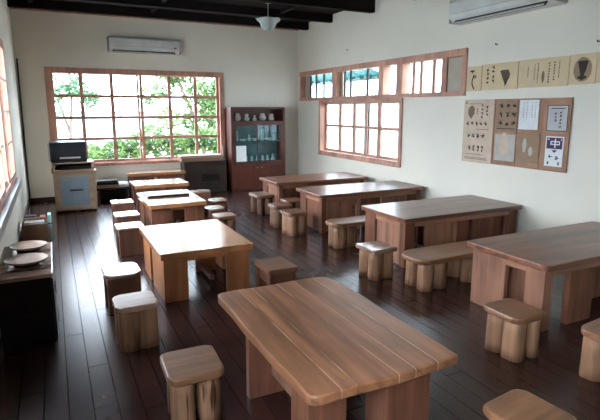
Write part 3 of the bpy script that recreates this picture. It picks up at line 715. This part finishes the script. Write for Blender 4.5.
# ------------------------------------------------------------ ceiling lamp
t = thing('ceiling_lamp', 'frosted glass flower-shaped lamp hanging from a dark ceiling beam', 'lamp', (3.49, 8.275, 3.36))
fl_ = lambda a, r: 1+.10*math.cos(a*6)*min(1, r/.15)
MB().lathe([(.02, -.13), (.09, -.12), (.12, -.06), (.14, .0), (.20, .05), (.215, .065), (.19, .068), (.12, .04), (.05, .035)], n=48, fx=fl_).build('glass_shade', 'lamp_glass', t, smooth=True)
MB().tube([(0, 0, .03), (0, 0, .34)], .008).build('rod', 'grey_plastic', t)
MB().lathe([(.05, .32), (.05, .338)], n=20).build('ceiling_rose', 'black', t)

# ------------------------------------------------------------ wall boards: built in the right wall plane; u runs from far to near (along -y)
WX = XR-.002
def glyph(mb, u, z, s, q, x):
    """a brushed character made of a few strokes"""
    for k in range(q.randint(6, 8)):
        if q.random() < .5: du, dz, w = s*q.uniform(.35, .8), s*q.uniform(-.12, .12), s*.17
        elif q.random() < .6: du, dz, w = s*q.uniform(-.08, .08), s*q.uniform(.35, .8), s*.19
        else: du, dz, w = s*q.choice((-1, 1))*q.uniform(.3, .5), s*q.uniform(.3, .5), s*.17
        cu, cz = u+q.uniform(-.22, .22)*s, z+q.uniform(-.25, .25)*s
        L2 = math.hypot(du, dz); nu, nz = -dz/L2*w/2, du/L2*w/2
        ps = [(cu-du/2+nu, cz-dz/2+nz), (cu+du/2+nu*.5, cz+dz/2+nz*.5), (cu+du/2-nu*.5, cz+dz/2-nz*.5), (cu-du/2-nu, cz-dz/2-nz)]
        mb.poly([[(x, -a, b) for a, b in ps], [(x-.0008, -a, b) for a, b in ps]])
def column(mb, u, z1, z0, s, q, x):
    z = z1-s/2
    while z > z0+s*.3: glyph(mb, u, z, s, q, x); z -= s*1.08
def blob(mb, pts, x, t_=.0008): mb.poly([[(x, -a, b) for a, b in pts], [(x-t_, -a, b) for a, b in pts]])
def sign(name, label, cat, ya, yb, z0, z1, mat, thick=.012, group=None, off=0):
    """origin at the far bottom corner; returns (root, width, height, front x)"""
    t = thing(name, label, cat, (WX-off, ya, z0), 0, group)
    MB().box(-thick, 0, yb-ya, 0, 0, z1-z0).build('backing', mat, t, bevel=.002)
    return t, ya-yb, z1-z0, -thick-.0003
GP = 'cream calligraphy boards in a strip on the right wall'
def ell(cu, cz, ru, rz, n=24, w=0, s=0):
    q = random.Random(s); return [(cu+ru*math.cos(2*PI*i/n)*(1+q.uniform(-w, w)), cz+rz*math.sin(2*PI*i/n)*(1+q.uniform(-w, w))) for i in range(n)]
q = random.Random(21)
t, w_, h_, fx = sign('calligraphy_board', 'narrow cream board with one flowing brushed mark, leftmost of the strip', 'sign', 5.745, 5.46, 2.165, 2.52, 'cream', group=GP)
mb = MB(); glyph(mb, .11, .27, .09, q, fx); glyph(mb, .16, .21, .08, q, fx)
for k in range(7): a = k/6; blob(mb, ell(.13-.03*math.sin(a*3)+.02*a, .20-.16*a, .012, .018, 8), fx-.001*(k % 2))
mb.build('brush_writing', 'ink', t)
t, w_, h_, fx = sign('calligraphy_board', 'cream board with two columns of characters and a dark fan-shaped drawing', 'sign', 5.45, 4.825, 2.17, 2.53, 'cream', group=GP)
mb = MB(); column(mb, .11, .31, .05, .055, q, fx); column(mb, .21, .34, .05, .058, q, fx); mb.build('brush_writing', 'ink', t)
mb = MB(); blob(mb, [(.33, .245), (.36, .255), (.42, .25), (.47, .26), (.50, .20), (.49, .15), (.45, .10), (.43, .04), (.415, .05), (.40, .10), (.36, .17)][::-1], fx); mb.build('ink_drawing', 'ink_soft', t)
mb = MB()
for k in range(7): u = .35+.02*k; blob(mb, [(u, .24), (u+.006, .245), (.43+.003*k, .07), (.427+.003*k, .07)], fx-.001)
blob(mb, [(.33, .238), (.36, .248), (.47, .252), (.475, .262), (.36, .26), (.33, .25)], fx-.001)
mb.build('ink_lines', 'ink', t)
t, w_, h_, fx = sign('calligraphy_board', 'long cream board with sparse columns of small characters around a faint stain', 'sign', 4.815, 4.085, 2.18, 2.535, 'cream', group=GP)
mb = MB()
for u, a, b_, s in ((.15, .27, .12, .022), (.25, .29, .08, .02), (.30, .30, .04, .026), (.46, .30, .04, .030), (.535, .31, .05, .032), (.60, .31, .1, .022)): column(mb, u, a, b_, s, q, fx)
mb.build('brush_writing', 'ink', t)
mb = MB(); blob(mb, ell(.38, .13, .022, .07, 20, .15, 3), fx); mb.build('faded_stain', 'ink_soft', t)
t, w_, h_, fx = sign('calligraphy_board', 'cream board with a dark oval emblem enclosing a goblet-like shape', 'sign', 4.075, 3.745, 2.19, 2.54, 'cream', group=GP)
mb = MB(); blob(mb, ell(.165, .17, .115, .14, 28, .03, 1), fx); mb.build('oval_patch', 'brown_print', t)
mb = MB(); blob(mb, [(.10, .26), (.13, .27), (.21, .27), (.23, .26), (.21, .16), (.185, .10), (.22, .09), (.22, .07), (.18, .055), (.165, .04), (.15, .055), (.11, .07), (.11, .09), (.145, .10), (.13, .16)][::-1], fx-.001); mb.build('emblem', 'ink', t)
t, w_, h_, fx = sign('calligraphy_board', 'cream board cut off at the right edge of the strip', 'sign', 3.735, 3.1, 2.195, 2.545, 'cream', group=GP)
mb = MB(); column(mb, .2, .3, .05, .05, q, fx); column(mb, .35, .3, .05, .05, q, fx); mb.build('brush_writing', 'ink', t)
# tall aged sheet
t, w_, h_, fx = sign('printed_chart', 'tall aged paper chart with rows of small dark symbols, left of the pinboard', 'poster', 5.765, 5.19, 1.115, 2.04, 'sheet', .006)
mb = MB()
def row(u0, u1, z, n, s):
    for i in range(n): glyph(mb, u0+(u1-u0)*i/(n-1), z, s, q, fx)
row(.09, .44, .58, 5, .07); row(.12, .40, .40, 4, .075); row(.15, .40, .23, 4, .07); row(.15, .40, .19, 4, .05)
column(mb, .36, .86, .62, .05, q, fx); column(mb, .45, .84, .66, .05, q, fx); column(mb, .27, .8, .68, .03, q, fx)
glyph(mb, .05, .88, .05, q, fx)
for z, a, b_ in ((.86, .10, .35), (.49, .25, .5), (.12, .08, .42), (.07, .06, .5), (.05, .06, .5)): mb.box(fx-.0008, fx, -a, -b_, z, z+.006)
mb.build('printed_symbols', 'ink', t)
mb = MB(); blob(mb, [(.08, .78), (.12, .83), (.17, .84), (.21, .80), (.21, .72), (.17, .67), (.15, .64), (.12, .67), (.09, .71)][::-1], fx); mb.build('printed_picture', 'ink_soft', t)
# pinboard
t = thing('pinboard', 'brown wooden pinboard holding six sheets on the right wall', 'notice board', (WX, 5.17, 1.125))
MB().box(-.016, 0, -1.175, 0, 0, .915).build('board', 'cork', t, bevel=.003)
mb = MB().box(-.024, -.0165, -1.18, -1.16, 0, .915).box(-.024, -.0165, -.015, .005, 0, .915).box(-.024, -.0165, -1.16, -.015, .90, .915).box(-.024, -.0165, -1.16, -.015, 0, .015)
mb.build('border', 'cork', t)
mb = MB().box(-.021, -.0165, -1.16, -.015, .445, .47).box(-.021, -.0165, -.40, -.375, .015, .9).box(-.021, -.0165, -.78, -.755, .015, .9); mb.build('divider', 'cork', t)
def pinned(label, y, z, sx, sz, mat, fn, ink='ink'):
    t = thing('pinned_sheet', label, 'paper', (WX-.0255, y, z), 0, 'sheets pinned on the board')
    MB().box(-.002, 0, -sx, 0, 0, sz).build('sheet', mat, t)
    mb = MB(); fn(mb, -.0023); mb.build('print', ink, t)
SC = 1.0
def f1(mb, x):
    for z in (.35, .23, .11): 
        for k in range(3): glyph(mb, .08+.11*k, z, .075, q, x)
    mb.box(x-.0008, x, -.02, -.33, .03, .04)
pinned('tan sheet with rows of dark symbols, upper left on the pinboard', 5.12, 1.60, .35, .41, 'brown_print', f1)
def f2(mb, x):
    for u in (.07, .12, .2, .25, .3): column(mb, u, .36, .15, .028, q, x)
pinned('plain white sheet with faint writing, upper middle on the pinboard', 4.74, 1.635, .30, .385, 'paper', f2, 'grey_print')
def f3(mb, x):
    column(mb, .12, .24, .08, .04, q, x); column(mb, .19, .25, .03, .04, q, x); mb.box(x-.0008, x, -.05, -.24, .275, .285)
    for a in ((0, .285, 0, .008), (0, .285, .312, .32), (0, .008, 0, .32), (.277, .285, 0, .32)): mb.box(x-.0008, x, -a[0], -a[1], a[2], a[3])
pinned('small greyish-white bordered sheet with two written columns, upper right on the pinboard', 4.31, 1.63, .285, .32, 'grey_paper', f3)
def f4(mb, x): blob(mb, ell(.16, .2, .08, .13, 18, .2, 4), x); blob(mb, ell(.16, .36, .04, .03, 12, .1, 4), x)
pinned('pale grey faded picture sheet, lower left on the pinboard', 5.12, 1.19, .35, .37, 'grey_print', f4, 'sheet')
def f5(mb, x): blob(mb, ell(.12, .22, .03, .1, 14, .2, 5), x); blob(mb, ell(.22, .15, .03, .06, 14, .2, 6), x)
pinned('brown faded picture sheet, lower middle on the pinboard', 4.74, 1.20, .34, .36, 'brown_print', f5, 'grey_print')
def f6(mb, x):
    mb.box(x-.0008, x, -.015, -.235, .22, .36); blob(mb, [(.09, .205), (.17, .205), (.13, .17)], x)
    for u in (.08, .17): glyph(mb, u, .11, .06, q, x)
    mb.box(x-.0008, x, -.04, -.06, .02, .06); mb.box(x-.0008, x, -.19, -.21, .02, .06)
pinned('white sheet with a dark purple picture block, lower right on the pinboard', 4.30, 1.19, .25, .375, 'paper', f6, 'purple_ink')
mb = MB(); x = WX-.0252
mb.box(x-.001, x, -4.44, -4.52, 1.46, 1.475) if False else None
tt = [o for o in bpy.data.objects if o.name.startswith('pinned_sheet')][-1]
mb = MB(); x = -.0034
mb.box(x-.0008, x, -.07, -.20, .305, .318).box(x-.0008, x, -.07, -.20, .27, .283).box(x-.0008, x, -.127, -.143, .235, .345).box(x-.0008, x, -.07, -.082, .283, .305).box(x-.0008, x, -.188, -.20, .283, .305)
mb.box(x-.0008, x, -.03, -.05, .33, .345).box(x-.0008, x, -.21, -.225, .33, .345).build('white_symbol', 'paper', tt)
# small wall hooks
for lb, y, z in (('small dark hook on the right wall above the transom band', 9.15, 3.11), ('small dark hook on the right wall above the calligraphy strip', 5.22, 2.79), ('small dark hook near the right edge above the calligraphy strip', 3.75, 2.66)):
    tag(MB().tube([(XR-.001, y, z), (XR-.03, y, z-.005), (XR-.035, y, z+.015)], .008, 6).build('wall_hook', 'black'), lb, 'hook')

# ------------------------------------------------------------ outside
struct(MB().box(-30, 40, -30, 60, -.7, -.6).build('ground', 'ground'))
def leaves(name, mat, parent, blobs, n, size, seed):
    q = random.Random(seed); mb = MB(); bm = mb.bm
    for _ in range(n):
        cx, cy, cz, r = q.choice(blobs)
        while True:
            v = Vector((q.uniform(-1, 1), q.uniform(-1, 1), q.uniform(-1, 1)))
            if v.length < 1: break
        p = Vector((cx, cy, cz))+v.normalized()*r*(v.length**.5)
        d = Vector((q.uniform(-1, 1), q.uniform(-1, 1), q.uniform(-.8, .4))).normalized(); e = d.cross(Vector((q.uniform(-1, 1), q.uniform(-1, 1), q.uniform(-1, 1)))).normalized()
        s = size*q.uniform(.6, 1.3); up = d.cross(e)*s*.12
        a, b_, c_, d_ = [bm.verts.new(x) for x in (p-d*s, p+e*s*.42+up, p+d*s, p-e*s*.42+up)]
        bm.faces.new((a, b_, c_)); bm.faces.new((a, c_, d_))
    me = bpy.data.meshes.new(name); bm.to_mesh(me); bm.free(); me.materials.append(M[mat])
    o = bpy.data.objects.new(name, me); C.objects.link(o); o.parent = parent; return o
def tree(label, x, y, trunk, blobs, n, size, mat, seed):
    t = thing('leafy_tree', label, 'tree', (x, y, -.6))
    mb = MB()
    for pts, r in trunk: mb.tube(pts, r, 8)
    mb.build('trunk', 'bark', t, smooth=True)
    leaves('foliage', mat, t, blobs, n, size, seed)
    return t
def cloud(n, xr, yr, zr, r, seed):
    q = random.Random(seed); return [(q.uniform(*xr), q.uniform(*yr), q.uniform(*zr), r*q.uniform(.6, 1.3)) for _ in range(n)]
tree('leafy tree with a slanting stem outside the right half of the back window', 4.5, 16.0,
     [([(0, 0, -.1), (-.1, 0, 1.4), (-.5, 0, 2.6), (-1.2, 0, 4.2)], [.10, .07, .05, .03]), ([(-.1, 0, 1.4), (.4, .1, 2.6), (.7, .2, 4.2)], [.06, .05, .03])],
     cloud(22, (-.9, .9), (-.5, .8), (1.2, 4.4), .42, 1)+cloud(10, (.1, 1.3), (-.3, .8), (.6, 4.4), .5, 2)+cloud(7, (-1.9, -.8), (-.3, .5), (2.2, 4.2), .32, 3), 6500, .085, 'leaf', 5)
tree('pale leafy tree outside the left edge of the back window', .45, 16.5,
     [([(0, 0, -.1), (.05, 0, 1.8), (.2, 0, 3.2)], [.06, .045, .03]), ([(.05, 0, 1.8), (-.4, 0, 3.4)], [.04, .02])],
     cloud(9, (-.6, .5), (-.3, .4), (2.3, 3.8), .3, 4)+cloud(3, (.5, .9), (-.2, .2), (2.6, 3.2), .2, 6), 1300, .075, 'leaf_pale', 9)
t = thing('garden_hedge', 'low leafy hedge running outside below the back window', 'hedge', (2.6, 14.6, -.6))
leaves('foliage', 'leaf', t, [(-2.4+.33*i, R.uniform(-.2, .2), 1.35+R.uniform(-.2, .25)+(.2 if i > 6 else -.1), .36) for i in range(16)], 6500, .075, 77)
MB().tube([(-2.2, 0, -.1), (-2.2, 0, 1.0)], .03).tube([(0, 0, -.1), (0, 0, 1.0)], .03).tube([(2.2, 0, -.1), (2.2, 0, 1.0)], .03).build('stems', 'bark', t)
t = thing('garden_wall', 'pale boundary wall beyond the hedge with a pinkish tiled coping', 'wall', (3.0, 22, -.6))
MB().box(-7, 7, 0, .25, 0, 2.3).build('wall_body', 'concrete', t); MB().box(-7.05, 7.05, -.1, .35, 2.301, 2.42).build('coping', 'roof', t)
t = thing('eave_awning', 'teal sheet awning outside above the right windows', 'awning', (XR+.2, 11.9, 2.86))
mb = MB(); n = 60; rows = []
ring = lambda x, z: [(x, -2.3+5.6*i/n, z+.015*math.sin(i*PI/2)) for i in range(n+1)]
up, lo = [], []
bm = mb.bm
g = [[bm.verts.new(p) for p in ring(x, z)] for x, z in ((0, .18), (1.15, -.22))]
g2 = [[bm.verts.new((p[0], p[1], p[2]+.008)) for p in ring(x, z)] for x, z in ((0, .18), (1.15, -.22))]
for i in range(n): bm.faces.new((g[0][i], g[1][i], g[1][i+1], g[0][i+1])); bm.faces.new((g2[0][i], g2[0][i+1], g2[1][i+1], g2[1][i])); bm.faces.new((g[1][i], g2[1][i], g2[1][i+1], g[1][i+1]))
mb.build('corrugated_sheet', 'teal', t, smooth=True)
MB().box(1.05, 1.12, -2.3, 3.3, -.27, -.22).build('edge_rail', 'grey_plastic', t)
t = thing('picket_fence', 'pale fence outside the right windows', 'fence', (8.6, 6.5, -.6))
mb = MB()
for i in range(40): mb.box(0, .03, -3+.25*i, -3+.25*i+.17, 0, 3.05)
mb.build('slats', 'concrete', t); MB().box(.031, .08, -3, 7, .5, .6).box(.031, .08, -3, 7, 2.6, 2.7).build('rail', 'concrete', t)

# ------------------------------------------------------------ light
wd = bpy.data.worlds.new('sky'); bpy.context.scene.world = wd; wd.use_nodes = True
nt = wd.node_tree; bgd = nt.nodes['Background']
tc = nt.nodes.new('ShaderNodeTexCoord'); sp = nt.nodes.new('ShaderNodeSeparateXYZ'); nt.links.new(tc.outputs['Generated'], sp.inputs[0])
rp = nt.nodes.new('ShaderNodeValToRGB'); e = rp.color_ramp.elements
e[0].position = .0; e[0].color = (.37, .435, .54, 1); e[1].position = .9; e[1].color = (.55, .73, 1, 1)
x_ = e.new(.35); x_.color = (.76, .85, 1, 1)
nt.links.new(sp.outputs[2], rp.inputs[0]); nt.links.new(rp.outputs[0], bgd.inputs['Color'])
bgd.inputs['Strength'].default_value = 24.0

# ------------------------------------------------------------ camera
cam = bpy.data.cameras.new('camera'); co = bpy.data.objects.new('camera', cam); C.objects.link(co)
co.location = (0, 0, 1.9); co.rotation_euler = (math.radians(90-10.3636), 0, -math.radians(26.3694))
cam.sensor_width = 36; cam.lens = 496.4/600*36; cam.shift_y = -10/600; cam.clip_start = .05
sc = bpy.context.scene; sc.camera = co
sc.view_settings.view_transform = 'Standard'; sc.view_settings.look = 'None'; sc.view_settings.gamma = 1; sc.view_settings.use_curve_mapping = False
sc.view_settings.exposure = .58
